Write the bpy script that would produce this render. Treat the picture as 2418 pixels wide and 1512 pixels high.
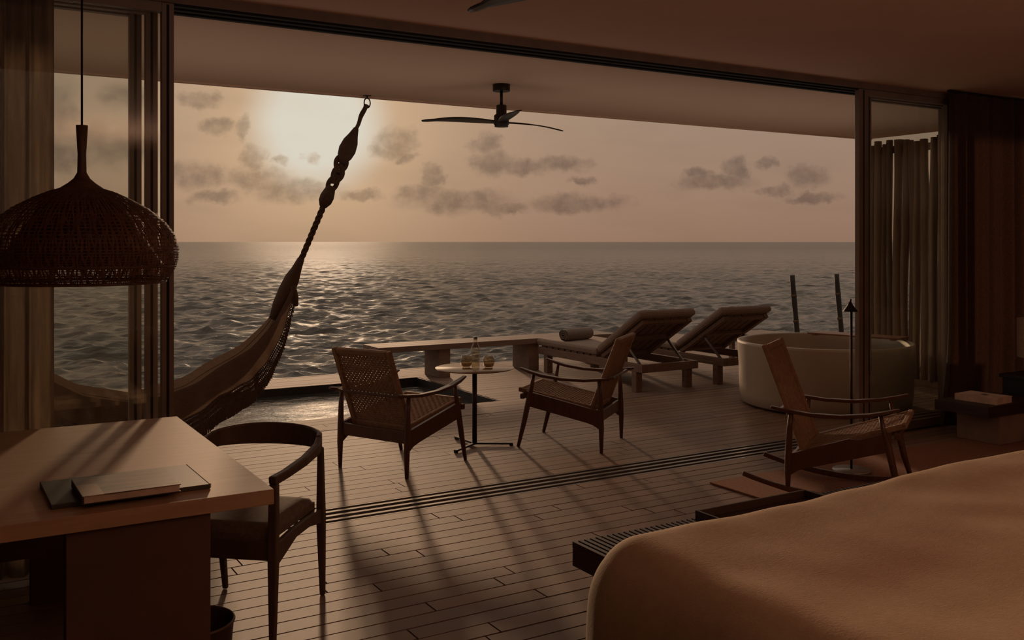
import bpy, math, random
import numpy as np
from mathutils import Vector, Matrix, Euler, noise as mnoise
random.seed(7)
for o in list(bpy.data.objects): bpy.data.objects.remove(o, do_unlink=True)
SC = bpy.context.scene
COL = SC.collection
PI = math.pi
R = math.radians

# ------------------------------------------------------------------ camera
YAW = R(30.9)                      # view direction, turned right of the outward (+y) axis
cam_d = bpy.data.cameras.new('camera')
cam = bpy.data.objects.new('camera', cam_d); COL.objects.link(cam)
cam.location = (0, 0, 1.6)
cam.rotation_euler = (PI/2, 0, -YAW)
cam_d.sensor_width = 36.0
cam_d.lens = 36.0*2240/2418
cam_d.shift_y = -185.0/2418
cam_d.clip_start = 0.05; cam_d.clip_end = 20000
SC.camera = cam
SC.view_settings.view_transform = 'Standard'
SC.view_settings.look = 'None'
SC.view_settings.gamma = 1.0
SC.view_settings.use_curve_mapping = False
SC.view_settings.exposure = 0.0
SC.cycles.use_denoising = True
SC.cycles.max_bounces = 6
SC.cycles.use_adaptive_sampling = True
SC.cycles.adaptive_threshold = 0.03
SC.cycles.transparent_max_bounces = 12
SC.cycles.sample_clamp_indirect = 3.0
SC.cycles.sample_clamp_direct = 0.66
SC.cycles.caustics_reflective = True
SC.cycles.blur_glossy = 1.5
SC.cycles.caustics_refractive = False

# ------------------------------------------------------------------ node helper
class NT:
    def __init__(s, tree): s.t = tree; s.t.nodes.clear()
    def n(s, typ, ins=None, **props):
        nd = s.t.nodes.new(typ)
        for k, v in props.items(): setattr(nd, k, v)
        for k, v in (ins or {}).items():
            sock = nd.inputs[k]
            if isinstance(v, bpy.types.NodeSocket): s.t.links.new(v, sock)
            else:
                if sock.type == 'RGBA' and len(v) == 3: v = (*v, 1)
                sock.default_value = v
        return nd
    def math(s, op, a, b=0.0, clamp=False):
        return s.n('ShaderNodeMath', {0: a, 1: b}, operation=op, use_clamp=clamp).outputs[0]
    def mix(s, f, a, b, blend='MIX'):
        nd = s.n('ShaderNodeMix', {0: f, 6: a, 7: b}, data_type='RGBA', blend_type=blend)
        return nd.outputs[2]
    def ramp(s, f, stops):
        nd = s.n('ShaderNodeValToRGB', {0: f}); cr = nd.color_ramp
        while len(cr.elements) < len(stops): cr.elements.new(0.5)
        for e, (p, c) in zip(cr.elements, stops): e.position = p; e.color = (*c, 1) if len(c) == 3 else c
        return nd.outputs[0]

# ------------------------------------------------------------------ sky
SUN_A = YAW + math.atan((752-1209)/2240)
SUN_E = math.atan((571-292)/2240*math.cos(SUN_A-YAW))
SUN_DIR = Vector((math.sin(SUN_A)*math.cos(SUN_E), math.cos(SUN_A)*math.cos(SUN_E), math.sin(SUN_E)))
world = bpy.data.worlds.new('sky'); SC.world = world; world.use_nodes = True
w = NT(world.node_tree)
tc = w.n('ShaderNodeTexCoord').outputs['Generated']
sep = w.n('ShaderNodeSeparateXYZ', {0: tc})
az = w.math('ARCTAN2', sep.outputs[0], sep.outputs[1])
el = w.math('ARCSINE', sep.outputs[2])
sund = w.n('ShaderNodeVectorMath', {0: tc, 1: tuple(SUN_DIR)}, operation='DOT_PRODUCT').outputs['Value']
ang = w.math('ARCCOSINE', w.math('MINIMUM', sund, 1.0))            # angle from the sun, radians
base = w.ramp(w.math('MULTIPLY', w.math('MAXIMUM', el, 0.0), 1/1.57),
    [(0.0, (.285, .168, .112)), (0.035, (.325, .206, .142)), (0.085, (.335, .232, .167)), (0.3, (.37, .29, .225)), (1.0, (.40, .34, .285))])
# the sky away from the sun is dimmer and greyer
away = w.ramp(w.math('MULTIPLY', ang, 1/PI), [(0.0, (1.1, 1.04, 1.0)), (0.12, (1.0, 1.0, 1.0)), (0.3, (.93, .94, .95)), (0.6, (.83, .85, .87)), (1.0, (.78, .80, .83))])
skyc = w.mix(1.0, base, away, 'MULTIPLY')
def gauss(x, s):
    q = w.math('DIVIDE', x, s); q = w.math('MULTIPLY', q, q)
    return w.math('EXPONENT', w.math('MULTIPLY', q, -1.0))
skyc = w.mix(w.math('MULTIPLY', gauss(ang, 0.30), 0.28), skyc, (.56, .37, .22))
skyc = w.mix(w.math('MULTIPLY', gauss(ang, 0.125), 0.85), skyc, (.70, .47, .27))
# cloud field: soft cumulus patches low over the horizon
p2 = w.n('ShaderNodeCombineXYZ', {0: az, 1: el}).outputs[0]
wn = w.n('ShaderNodeTexNoise', {'Vector': p2, 'Scale': 42.0, 'Detail': 5.0, 'Roughness': .62})
wv = w.n('ShaderNodeVectorMath', {0: wn.outputs['Color'], 1: (.5, .5, .5)}, operation='SUBTRACT').outputs[0]
wv = w.n('ShaderNodeVectorMath', {0: wv, 1: (.040, .024, 0)}, operation='MULTIPLY').outputs[0]
pw = w.n('ShaderNodeVectorMath', {0: p2, 1: wv}, operation='ADD').outputs[0]
BL = [(0.09, 0.1205, 0.0217, 0.0282), (0.094, 0.0808, 0.0291, 0.0161), (0.154, 0.1422, 0.023, 0.0124), (0.139, 0.0947, 0.0454, 0.0206), (0.221, 0.1415, 0.0242, 0.0085), (0.239, 0.1151, 0.0183, 0.0077), (0.263, 0.1138, 0.0066, 0.012), (0.274, 0.0864, 0.0125, 0.0129), (0.219, 0.066, 0.0302, 0.0127), (0.237, 0.0451, 0.0244, 0.0068), (0.278, 0.0629, 0.0333, 0.0121), (0.316, 0.0526, 0.0425, 0.0113), (0.331, 0.0854, 0.0085, 0.0066), (0.3, 0.0835, 0.0067, 0.0052), (0.418, 0.1042, 0.0198, 0.016), (0.402, 0.0922, 0.0131, 0.008), (0.429, 0.0889, 0.0132, 0.0071), (0.511, 0.1027, 0.0143, 0.0125), (0.52, 0.0828, 0.0223, 0.0125), (0.553, 0.0784, 0.0268, 0.008), (0.593, 0.0805, 0.0267, 0.008), (0.457, 0.0693, 0.0124, 0.0125), (0.446, 0.0515, 0.0266, 0.0107), (0.482, 0.0428, 0.0578, 0.0125), (0.531, 0.0353, 0.0268, 0.0071), (0.38, 0.0489, 0.0218, 0.0053), (0.611, 0.0405, 0.0489, 0.0098), (0.615, 0.0636, 0.0115, 0.0045), (0.772, 0.0733, 0.0127, 0.0113), (0.839, 0.0677, 0.0204, 0.0128), (0.747, 0.0615, 0.0385, 0.0087), (0.808, 0.052, 0.0166, 0.0052), (0.847, 0.0438, 0.0243, 0.006), (0.736, 0.0712, 0.0129, 0.0053), (0.801, 0.08, 0.01, 0.006)]
rc = random.Random(3)
for k in range(26):                 # the same kind of patches go on round the horizon
    BL.append((1.05+k*.2+rc.uniform(-.05, .05), rc.uniform(.04, .16), rc.uniform(.02, .06), rc.uniform(.008, .02)))
dens = None
for (a, e, ra, re) in BL:
    if a > PI: a -= 2*PI
    q = w.n('ShaderNodeVectorMath', {0: pw, 1: (a, e, 0)}, operation='SUBTRACT').outputs[0]
    q = w.n('ShaderNodeVectorMath', {0: q, 1: (1/ra, 1/re, 0)}, operation='MULTIPLY').outputs[0]
    q = w.n('ShaderNodeVectorMath', {0: q}, operation='LENGTH').outputs['Value']
    dens = q if dens is None else w.math('SMOOTH_MIN', dens, q) if False else w.math('MINIMUM', dens, q)
dd = w.n('ShaderNodeMapRange', {0: dens, 1: 1.45, 2: 0.45, 3: 0.0, 4: 1.0}, interpolation_type='SMOOTHSTEP').outputs[0]
fine = w.n('ShaderNodeTexNoise', {'Vector': p2, 'Scale': 60.0, 'Detail': 4.0, 'Roughness': .6}).outputs[0]
dd = w.math('MULTIPLY', dd, w.n('ShaderNodeMapRange', {0: fine, 1: .3, 2: .62, 3: .45, 4: 1.0}).outputs[0])
wisp = w.n('ShaderNodeTexNoise', {'Vector': w.n('ShaderNodeVectorMath', {0: p2, 1: (5, 22, 0)}, operation='MULTIPLY').outputs[0], 'Scale': 1.0, 'Detail': 5.0}).outputs[0]
wisp = w.n('ShaderNodeMapRange', {0: wisp, 1: .5, 2: .75, 3: 0.0, 4: .25}).outputs[0]
dd = w.math('MAXIMUM', dd, wisp)
skyc = w.mix(w.math('MULTIPLY', dd, 0.9), skyc, w.mix(1.0, skyc, (.53, .54, .57), 'MULTIPLY'))
# veiled sun: a broad white glare
core = w.n('ShaderNodeMapRange', {0: ang, 1: 0.086, 2: 0.036, 3: 0.0, 4: 1.0}, interpolation_type='SMOOTHSTEP').outputs[0]
skyc = w.mix(w.math('MULTIPLY', core, w.math('SUBTRACT', 1.0, w.math('MULTIPLY', dd, .6))), skyc, (.70, .65, .54))
below = w.math('LESS_THAN', sep.outputs[2], -0.002)
skyc = w.mix(below, skyc, (.09, .075, .06))
bg = w.n('ShaderNodeBackground', {'Color': skyc, 'Strength': 1.0})
w.n('ShaderNodeOutputWorld', {0: bg.outputs[0]})

# ------------------------------------------------------------------ sun
sl = bpy.data.lights.new('sun', 'SUN'); sun = bpy.data.objects.new('sun', sl); COL.objects.link(sun)
sl.energy = 1.9; sl.color = (1.0, .64, .38); sl.angle = R(2.8)
sun.rotation_euler = (-SUN_DIR).to_track_quat('-Z', 'Y').to_euler()
sun.location = SUN_DIR*60
# added fill without a fixture: warm upward area light behind the camera
al = bpy.data.lights.new('room_fill', 'AREA'); ar = bpy.data.objects.new('room_fill', al); COL.objects.link(ar)
al.shape = 'RECTANGLE'; al.size = 7.5; al.size_y = 1.8; al.energy = 92.0; al.color = (1.0, .71, .55)
ar.location = (4.2, -1.3, 1.90); ar.rotation_euler = (PI-R(4), 0, 0)

# invented upward light, put under the terrace roof to brighten its soffit
al = bpy.data.lights.new('soffit_fill', 'AREA'); ar = bpy.data.objects.new('soffit_fill', al); COL.objects.link(ar)
al.shape = 'RECTANGLE'; al.size = 9.5; al.size_y = 1.5; al.energy = 8.0; al.color = (1.0, .80, .66)
ar.location = (4.2, 6.5, 1.85); ar.rotation_euler = (PI, 0, 0)

# ------------------------------------------------------------------ materials
MATS = {}
def mat(name, col, rough=.5, metal=0.0, kind=None, col2=None, scale=6.0, stretch=(1, 1, 1), bump=0.0, bscale=None, trans=0.0, spec=.5, rnd=0.0, coat=0.0, alpha=None):
    if name in MATS: return MATS[name]
    m = bpy.data.materials.new(name); m.use_nodes = True; t = NT(m.node_tree)
    c = t.n('ShaderNodeTexCoord').outputs['Object']
    v = t.n('ShaderNodeMapping', {'Vector': c, 'Scale': stretch}).outputs[0]
    nz = t.n('ShaderNodeTexNoise', {'Vector': v, 'Scale': scale, 'Detail': 5.0, 'Roughness': .6, 'Distortion': .6 if kind == 'wood' else 0.0}).outputs[0]
    c2 = col2 or tuple(x*.68 for x in col)
    cc = t.mix(t.n('ShaderNodeMapRange', {0: nz, 1: .32, 2: .68}).outputs[0], c2, col)
    if rnd:
        oi = t.n('ShaderNodeObjectInfo').outputs['Random']
        f = t.n('ShaderNodeMapRange', {0: oi, 3: 1-rnd, 4: 1+rnd}).outputs[0]
        cc = t.mix(1.0, cc, t.n('ShaderNodeCombineColor', {0: f, 1: f, 2: f}).outputs[0], 'MULTIPLY')
    ins = {'Base Color': cc, 'Roughness': rough, 'Metallic': metal, 'Specular IOR Level': spec}
    if coat: ins['Coat Weight'] = coat; ins['Coat Roughness'] = .12
    if kind == 'wood':
        ins['Roughness'] = t.n('ShaderNodeMapRange', {0: nz, 3: rough*1.15, 4: rough*.85}).outputs[0]
    if bump:
        bn = t.n('ShaderNodeTexNoise', {'Vector': v, 'Scale': bscale or scale*4, 'Detail': 3.0}).outputs[0]
        ins['Normal'] = t.n('ShaderNodeBump', {'Strength': bump, 'Distance': .004, 'Height': bn}).outputs[0]
    b = t.n('ShaderNodeBsdfPrincipled', ins)
    out = b.outputs[0]
    if trans:
        tr = t.n('ShaderNodeBsdfTranslucent', {'Color': cc}).outputs[0]
        out = t.n('ShaderNodeMixShader', {0: trans, 1: out, 2: tr}).outputs[0]
    if alpha is not None:
        tp = t.n('ShaderNodeBsdfTransparent').outputs[0]
        out = t.n('ShaderNodeMixShader', {0: alpha, 1: tp, 2: out}).outputs[0]
    t.n('ShaderNodeOutputMaterial', {0: out})
    MATS[name] = m
    return m
def glass_mat(name, tint, rough=0.0, refl=1.0):
    m = bpy.data.materials.new(name); m.use_nodes = True; t = NT(m.node_tree)
    bf = t.n('ShaderNodeNewGeometry').outputs['Backfacing']
    fr = t.n('ShaderNodeFresnel', {'IOR': t.math('ADD', 1.45, t.math('MULTIPLY', bf, 1/1.45-1.45))}).outputs[0]
    fr = t.math('MULTIPLY', fr, refl)
    a = t.n('ShaderNodeBsdfTransparent', {'Color': tint}).outputs[0]
    g = t.n('ShaderNodeBsdfGlossy', {'Color': (.9, .9, .9), 'Roughness': rough}).outputs[0]
    o = t.n('ShaderNodeMixShader', {0: fr, 1: a, 2: g}).outputs[0]
    t.n('ShaderNodeOutputMaterial', {0: o}); MATS[name] = m
    return m

M_floor = mat('floor_wood', (.27, .175, .12), .45, kind='wood', col2=(.225, .143, .096), scale=5, stretch=(.6, 9, 9), bump=.12, rnd=.16, spec=.22)
M_deck = mat('deck_wood', (.29, .185, .125), .45, kind='wood', col2=(.22, .138, .092), scale=5, stretch=(.6, 9, 9), bump=.15, rnd=.16, spec=.22)
M_deck2 = mat('weathered_deck_wood', (.30, .195, .14), .6, kind='wood', col2=(.22, .135, .098), scale=4, stretch=(.5, 7, 7), bump=.25, rnd=.14)
M_under = mat('under_floor', (.02, .014, .011), .9)
M_ceil = mat('ceiling_plaster', (.80, .56, .42), .75, scale=1.2, col2=(.75, .515, .38))
M_soffit = mat('soffit_plaster', (.82, .61, .47), .7, scale=1.0, col2=(.78, .57, .435))
M_header = mat('header_dark', (.24, .165, .13), .55)
M_wall = mat('wall_plaster', (.13, .092, .07), .8, scale=1.5)
M_alu = mat('bronze_aluminium', (.30, .225, .185), .45, metal=.1, scale=2)
M_track = mat('track_metal', (.30, .26, .235), .35, metal=.7)
M_black = mat('black_gap', (.012, .010, .010), .8)
M_glass = glass_mat('door_glass', (.972, .978, .962), refl=1.0)
M_teak = mat('chair_teak', (.135, .060, .038), .34, kind='wood', col2=(.085, .036, .024), scale=8, stretch=(3, 3, .7), spec=.5)
M_cord = mat('paper_cord', (.38, .235, .145), .7, scale=30, col2=(.26, .15, .09), bump=.3)
M_cordd = mat('dark_paper_cord', (.115, .05, .028), .7, scale=30, bump=.3)
M_desk = mat('desk_oak', (.56, .36, .235), .5, kind='wood', col2=(.46, .285, .18), scale=3, stretch=(1, 9, 9), bump=.05)
M_deskleg = mat('desk_leg_lacquer', (.155, .078, .058), .55, scale=2)
M_dchair = mat('desk_chair_wood', (.13, .080, .056), .45, kind='wood', scale=8, stretch=(2, 2, .6))
M_pad = mat('seat_pad_fabric', (.20, .14, .105), .9, scale=60, bump=.3)
M_rattan = mat('rattan_weave', (.24, .115, .07), .6, scale=40, col2=(.15, .07, .04), trans=.3)
M_lampw = mat('lamp_wood', (.15, .075, .05), .5, kind='wood', scale=10, stretch=(2, 2, .4))
M_cable = mat('black_cable', (.02, .015, .013), .6)
M_metal = mat('dark_metal', (.045, .032, .027), .38, metal=.6)
M_steel = mat('brushed_steel', (.30, .27, .25), .25, metal=.9)
M_tabletop = mat('table_top_metal', (.42, .30, .20), .13, metal=.6, scale=3)
M_ham = mat('hammock_cotton', (.20, .138, .102), .95, scale=25, stretch=(.5, 6, 6), col2=(.15, .10, .072), bump=.4, trans=.25)
M_hamst = mat('hammock_stripe', (.30, .225, .17), .95, scale=25)
M_rope = mat('hammock_rope', (.13, .080, .052), .95, scale=30, bump=.6)
M_bed = mat('linen_cover', (.47, .35, .24), .92, scale=40, col2=(.43, .315, .215), bump=.25)
M_benchw = mat('bench_dark_wood', (.055, .028, .020), .45, kind='wood', scale=6, stretch=(6, 1, 6))
M_rug = mat('woven_rug', (.36, .165, .095), 1.0, scale=70, col2=(.24, .105, .06), bump=.8)
M_tub = mat('tub_stone', (.50, .42, .33), .35, scale=1.5, col2=(.44, .36, .28))
M_towel = mat('towel_cotton', (.26, .20, .165), 1.0, scale=80, bump=.6)
M_matt = mat('lounger_mattress', (.34, .25, .20), .95, scale=60, bump=.2)
M_lwood = mat('lounger_teak', (.23, .14, .095), .6, kind='wood', scale=5, stretch=(6, .8, 6))
M_bwood = mat('deck_bench_teak', (.27, .18, .13), .6, kind='wood', scale=4, stretch=(.6, 6, 6))
M_pole = mat('driftwood_pole', (.30, .21, .15), .8, kind='wood', scale=6, stretch=(4, 4, .4), bump=.6, rnd=.35)
M_ladd = mat('ladder_wood', (.035, .025, .02), .7, scale=20)
M_curtl = mat('sheer_curtain', (.24, .165, .118), .95, kind='wood', scale=9, stretch=(2.5, 2.5, .25), col2=(.13, .085, .058), trans=.38, alpha=.96)
M_curtr = mat('heavy_curtain', (.085, .040, .029), .95, scale=60, trans=.25, bump=.2)
M_shade = mat('lamp_shade_linen', (.78, .60, .46), .9, scale=60, trans=.3)
M_stone = mat('table_block', (.30, .205, .16), .7, scale=4)
M_dwood = mat('side_table_wood', (.05, .023, .017), .5, kind='wood', scale=5, stretch=(6, 1, 6))
M_paper = mat('book_pages', (.82, .64, .52), .8, scale=10)
M_slate = mat('grey_folder', (.085, .078, .064), .5, scale=5)
M_white = mat('white_edge', (.75, .66, .52), .6)
M_bin = mat('bin_leather', (.065, .035, .026), .5, scale=8)
M_console = mat('dark_console', (.022, .018, .018), .4, scale=3)
M_bglass = glass_mat('bottle_glass', (.86, .82, .74), refl=2.0)
M_tglass = glass_mat('tumbler_glass', (.86, .80, .70), refl=2.0)
M_wax = mat('water_in_glass', (.90, .82, .66), .1, trans=.5)
M_poolw = None

# ------------------------------------------------------------------ mesh builder
class MB:
    def __init__(s): s.v = []; s.f = []; s.sm = []
    def add(s, vs, fs, smooth=False):
        b = len(s.v); s.v += [tuple(v) for v in vs]
        s.f += [tuple(i+b for i in f) for f in fs]; s.sm += [smooth]*len(fs)
        return s
    def hexa(s, p):            # 8 corners: bottom 4 ccw, top 4 ccw
        return s.add(p, [(3, 2, 1, 0), (4, 5, 6, 7), (0, 1, 5, 4), (1, 2, 6, 5), (2, 3, 7, 6), (3, 0, 4, 7)])
    def box(s, x0, x1, y0, y1, z0, z1):
        return s.hexa([(x0, y0, z0), (x1, y0, z0), (x1, y1, z0), (x0, y1, z0), (x0, y0, z1), (x1, y0, z1), (x1, y1, z1), (x0, y1, z1)])
    def bar(s, a, b, wa, ha=None, wb=None, hb=None, up=(0, 0, 1)):   # rectangular bar a->b; w sideways, h along 'up'
        ha = wa if ha is None else ha; wb = wa if wb is None else wb; hb = ha if hb is None else hb
        a = Vector(a); b = Vector(b); d = (b-a).normalized(); u = Vector(up)
        sd = d.cross(u)
        if sd.length < 1e-4: sd = d.cross(Vector((0, 1, 0)))
        sd.normalize(); n = sd.cross(d).normalized()
        q = []
        for c, ww, hh in ((a, wa, ha), (b, wb, hb)):
            q += [c-sd*ww/2-n*hh/2, c+sd*ww/2-n*hh/2, c+sd*ww/2+n*hh/2, c-sd*ww/2+n*hh/2]
        return s.hexa(q)
    def tube(s, pts, rad, n=10, cap=True, closed=False):
        pts = [Vector(p) for p in pts]; k = len(pts)
        rads = rad if isinstance(rad, (list, tuple)) else [rad]*k
        vs = []; prev = None
        for i, p in enumerate(pts):
            if closed: d = pts[(i+1) % k]-pts[i-1]
            else: d = pts[min(i+1, k-1)]-pts[max(i-1, 0)]
            d.normalize()
            if prev is None:
                u = Vector((0, 0, 1)) if abs(d.z) < .9 else Vector((1, 0, 0))
                sd = d.cross(u).normalized()
            else:
                sd = prev-d*prev.dot(d); sd.normalize()
            prev = sd; up = sd.cross(d)
            for j in range(n):
                a = 2*PI*j/n; vs.append(p+(sd*math.cos(a)+up*math.sin(a))*rads[i])
        fs = []
        for i in range(k if closed else k-1):
            for j in range(n):
                a = i*n+j; b = i*n+(j+1) % n; i2 = (i+1) % k
                fs.append((a, b, i2*n+(j+1) % n, i2*n+j))
        s.add(vs, fs, True)
        if cap and not closed:
            b = len(s.v)-k*n
            s.f.append(tuple(b+j for j in range(n))[::-1]); s.sm.append(False)
            s.f.append(tuple(b+(k-1)*n+j for j in range(n))); s.sm.append(False)
        return s
    def ribbon(s, pts, w, h, ups=None):       # rectangular profile swept along points; w,h scalars or lists
        pts = [Vector(p) for p in pts]; k = len(pts)
        ws = w if isinstance(w, (list, tuple)) else [w]*k; hs = h if isinstance(h, (list, tuple)) else [h]*k
        vs = []
        for i, p in enumerate(pts):
            d = (pts[min(i+1, k-1)]-pts[max(i-1, 0)]).normalized()
            u = Vector(ups[i]) if ups else Vector((0, 0, 1))
            sd = d.cross(u).normalized(); n = sd.cross(d).normalized()
            vs += [p-sd*ws[i]/2-n*hs[i]/2, p+sd*ws[i]/2-n*hs[i]/2, p+sd*ws[i]/2+n*hs[i]/2, p-sd*ws[i]/2+n*hs[i]/2]
        fs = []
        for i in range(k-1):
            for j in range(4): fs.append((i*4+j, (i+1)*4+j, (i+1)*4+(j+1) % 4, i*4+(j+1) % 4))
        fs.append((0, 1, 2, 3)); e = (k-1)*4; fs.append((e+3, e+2, e+1, e))
        return s.add(vs, fs)
    def lathe(s, prof, n=32, c=(0, 0, 0), cap=False):
        vs = [(c[0]+r*math.cos(2*PI*j/n), c[1]+r*math.sin(2*PI*j/n), c[2]+z) for r, z in prof for j in range(n)]
        fs = []
        for i in range(len(prof)-1):
            for j in range(n): fs.append((i*n+j, i*n+(j+1) % n, (i+1)*n+(j+1) % n, (i+1)*n+j))
        s.add(vs, fs, True)
        if cap:
            b = len(s.v)-len(vs)
            s.f.append(tuple(b+j for j in range(n))[::-1]); s.sm.append(False)
            s.f.append(tuple(b+(len(prof)-1)*n+j for j in range(n))); s.sm.append(False)
        return s
    def grid(s, fn, nu, nv):
        vs = [fn(i/nu, j/nv) for i in range(nu+1) for j in range(nv+1)]
        fs = [(i*(nv+1)+j, (i+1)*(nv+1)+j, (i+1)*(nv+1)+j+1, i*(nv+1)+j+1) for i in range(nu) for j in range(nv)]
        return s.add(vs, fs, True)
    def mesh(s, name, m):
        me = bpy.data.meshes.new(name); me.from_pydata(s.v, [], s.f); me.materials.append(m)
        me.polygons.foreach_set('use_smooth', s.sm); me.update()
        return me
    def build(s, name, m, parent=None, bevel=0.0, loc=None, recalc=True):
        me = s.mesh(name, m)
        o = bpy.data.objects.new(name, me); COL.objects.link(o)
        if recalc:
            import bmesh
            bm = bmesh.new(); bm.from_mesh(me); bmesh.ops.recalc_face_normals(bm, faces=bm.faces); bm.to_mesh(me); bm.free()
        if parent: o.parent = parent
        if loc: o.location = loc
        if bevel:
            b = o.modifiers.new('bevel', 'BEVEL'); b.width = bevel; b.segments = 2; b.limit_method = 'ANGLE'
        return o
def tag(o, label=None, cat=None, group=None, kind=None):
    if label: o['label'] = label
    if cat: o['category'] = cat
    if group: o['group'] = group
    if kind: o['kind'] = kind
    return o
def thing(name, loc, rz, label, cat, group=None):
    o = bpy.data.objects.new(name, None); COL.objects.link(o)
    o.location = loc; o.rotation_euler = (0, 0, rz); o.empty_display_size = .1
    return tag(o, label, cat, group)
def copy_tree(o, parent=None):
    kids = list(o.children); c = o.copy(); COL.objects.link(c)
    if parent: c.parent = parent
    for k in kids: copy_tree(k, c)
    return c
def part(mb, name, m, parent, **k): return mb.build(name, m, parent, **k)

# ------------------------------------------------------------------ the setting
ZC = 2.90; X0, X1, Y0, Y1 = -1.6, 9.3, -3.8, 5.18
def struct(name, mb, m, **k): return tag(mb.build(name, m, **k), kind='structure')
struct('ceiling', MB().box(X0, X1, Y0, Y1, ZC, ZC+.2), M_ceil)
struct('wall_back', MB().box(X0-.15, X1+.15, Y0-.15, Y0, 0, ZC+.2), M_wall)
struct('wall_left', MB().box(X0-.15, X0, Y0, 5.42, -.05, ZC+.2), M_wall)
struct('wall_right', MB().box(X1, X1+.15, Y0, 5.42, -.05, ZC+.2), M_wall)
struct('trim_1', MB().box(X0, X1, 5.16, 5.44, 2.85, 3.1), M_header)
hd = bpy.data.objects['trim_1']
for yy in (5.20, 5.29, 5.38):
    MB().box(X0, X1, yy-.018, yy+.018, 2.838, 2.852).build('track_groove', M_black, hd)
struct('soffit', MB().box(-3.5, 9.75, 5.44, 7.70, 2.86, 3.05), M_soffit)
struct('trim_2', MB().box(-3.5, 9.75, 7.70, 7.76, 2.85, 3.08), M_soffit)

# floors: every plank a child
plank_mesh = MB().box(-.5, .5, -.5, .5, -.5, .5).mesh('plank', M_floor)
pm_deck = plank_mesh.copy(); pm_deck.materials[0] = M_deck
pm_deck2 = plank_mesh.copy(); pm_deck2.materials[0] = M_deck2
def lay(parent, pm, rows, pitch, gap, zt, th, lens, rnd):
    spots = []
    for (yc, xa, xb) in rows:
        x = xa - rnd.uniform(0, lens[1])
        while x < xb:
            L = rnd.uniform(*lens); a = max(x, xa); b = min(x+L, xb); x += L
            if b-a < .06: continue
            spots.append(((a+b)/2, yc, b-a-gap*.8))
    return spots
def seen(x, y, z=0):
    d = x*math.sin(YAW)+y*math.cos(YAW); l = x*math.cos(YAW)-y*math.sin(YAW)
    if d < .5: return False
    px = 1209+2240*l/d; py = 571+2240*(1.6-z)/d
    return -80 < px < 2500 and py < 1560
def place_planks(parent, pm, spots, pitch, gap, zt, th, m, ):
    rest = MB()
    for (x, y, L) in spots:
        if any(seen(x+q*L/2, y) for q in (-1, 0, 1)):
            o = bpy.data.objects.new('plank', pm); COL.objects.link(o); o.parent = parent
            o.location = (x, y, zt-th/2+random.uniform(-.0012, 0)); o.scale = (L, pitch-gap, th)
        else: rest.box(x-L/2, x+L/2, y-(pitch-gap)/2, y+(pitch-gap)/2, zt-th, zt)
    if rest.v: tag(rest.build('planks_out_of_sight', m, parent), kind='stuff')
fl = struct('floor', MB().box(X0, X1, Y0, 5.15, -.12, -.024), M_under)
rp = random.Random(11)
p1 = .112
rows = [(5.15-p1*(i+.5), X0, X1) for i in range(int((5.15-Y0)/p1))]
place_planks(fl, plank_mesh, lay(fl, None, rows, p1, .010, 0, .02, (1.5, 2.4), rp), p1, .009, 0, .022, M_floor)
dk = struct('deck', MB().box(-3.5, 10.2, 5.45, 7.76, -.12, -.024), M_under)
rows = [(5.45+.112*(i+.5), -3.5, 10.2) for i in range(20)]
place_planks(dk, pm_deck, lay(dk, None, rows, p1, .007, 0, .02, (1.6, 2.4), rp), p1, .007, 0, .022, M_deck)
YP0, YP1, XP0, XP1 = 8.24, 10.2, -1.2, 4.80       # plunge pool opening
YE = 10.9
sd = MB()
sd.box(-3.5, 14.5, 7.70, YP0, -.30, -.03); sd.box(XP1, 14.5, YP0, YE, -.30, -.03); sd.box(-3.5, XP1, YP1, YE, -.30, -.03); sd.box(-3.5, XP0, YP0, YP1, -.3, -.03)
sdk = struct('deck_terrace', sd, M_under)
rows = []
pt = .138
y = 7.70+pt/2
while y < YE:
    if y+pt/2 < YP0+.03 or y-pt/2 > YP1-.03: rows.append((y, -3.5, 14.5))
    else: rows.append((y, XP1, 14.5)); rows.append((y, -3.5, XP0))
    y += pt
place_planks(sdk, pm_deck2, lay(sdk, None, rows, pt, .006, 0, .02, (2.6, 4.0), rp), pt, .006, 0, .028, M_deck2)
MB().box(-3.5, 14.5, YE, YE+.05, -.32, -.002).build('fascia_board', M_deck2, sdk)
# pilings below the terrace
for px_ in (-3, 0.5, 4, 7.5, 11, 14):
    MB().tube([(px_, YE-.3, -3.6), (px_, YE-.3, -.3)], .13, 12).build('piling', M_under, sdk)
# sliding door threshold with its rails
th = struct('trim_3', MB().box(X0, X1, 5.15, 5.45, -.10, -.03), M_black)
for y0_, y1_ in ((5.150, 5.166), (5.205, 5.235), (5.285, 5.315), (5.365, 5.395), (5.434, 5.45)):
    MB().box(X0, X1, y0_, y1_, -.03, -.001).build('rail', M_track, th)

# ------------------------------------------------------------------ sliding doors
def door(name, xa, xb, y, stile=.062, handle=None, end=.062):
    r = thing(name, (0, y, 0), 0, None, None); r['kind'] = 'structure'
    for x, sw in ((xa+stile/2, stile), (xb-end/2, end)):
        st = MB().box(x-sw/2, x+sw/2, -.022, .022, .005, 2.85).build('stile', M_alu, r, bevel=.003)
        MB().box(x-.006, x+.006, -.0245, -.0215, .01, 2.84).build('groove', M_black, st)
    for z0, z1 in ((.005, .075), (2.80, 2.85)):
        MB().box(xa+stile, xb-end, -.02, .02, z0, z1).build('rail', M_alu, r)
    MB().box(xa+stile, xb-end, -.004, .004, .075, 2.80).build('glass_pane', M_glass, r)
    if handle: MB().box(handle-.018, handle+.018, -.034, -.021, .0+1.02+.58-.06, 1.02+.58+.06).build('door_handle', M_steel, r, bevel=.003)
    return r
door('door_1', -.40, 1.034, 5.20)
door('door_2', -.50, .970, 5.29)
door('door_3', -.60, .904, 5.38)
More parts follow.
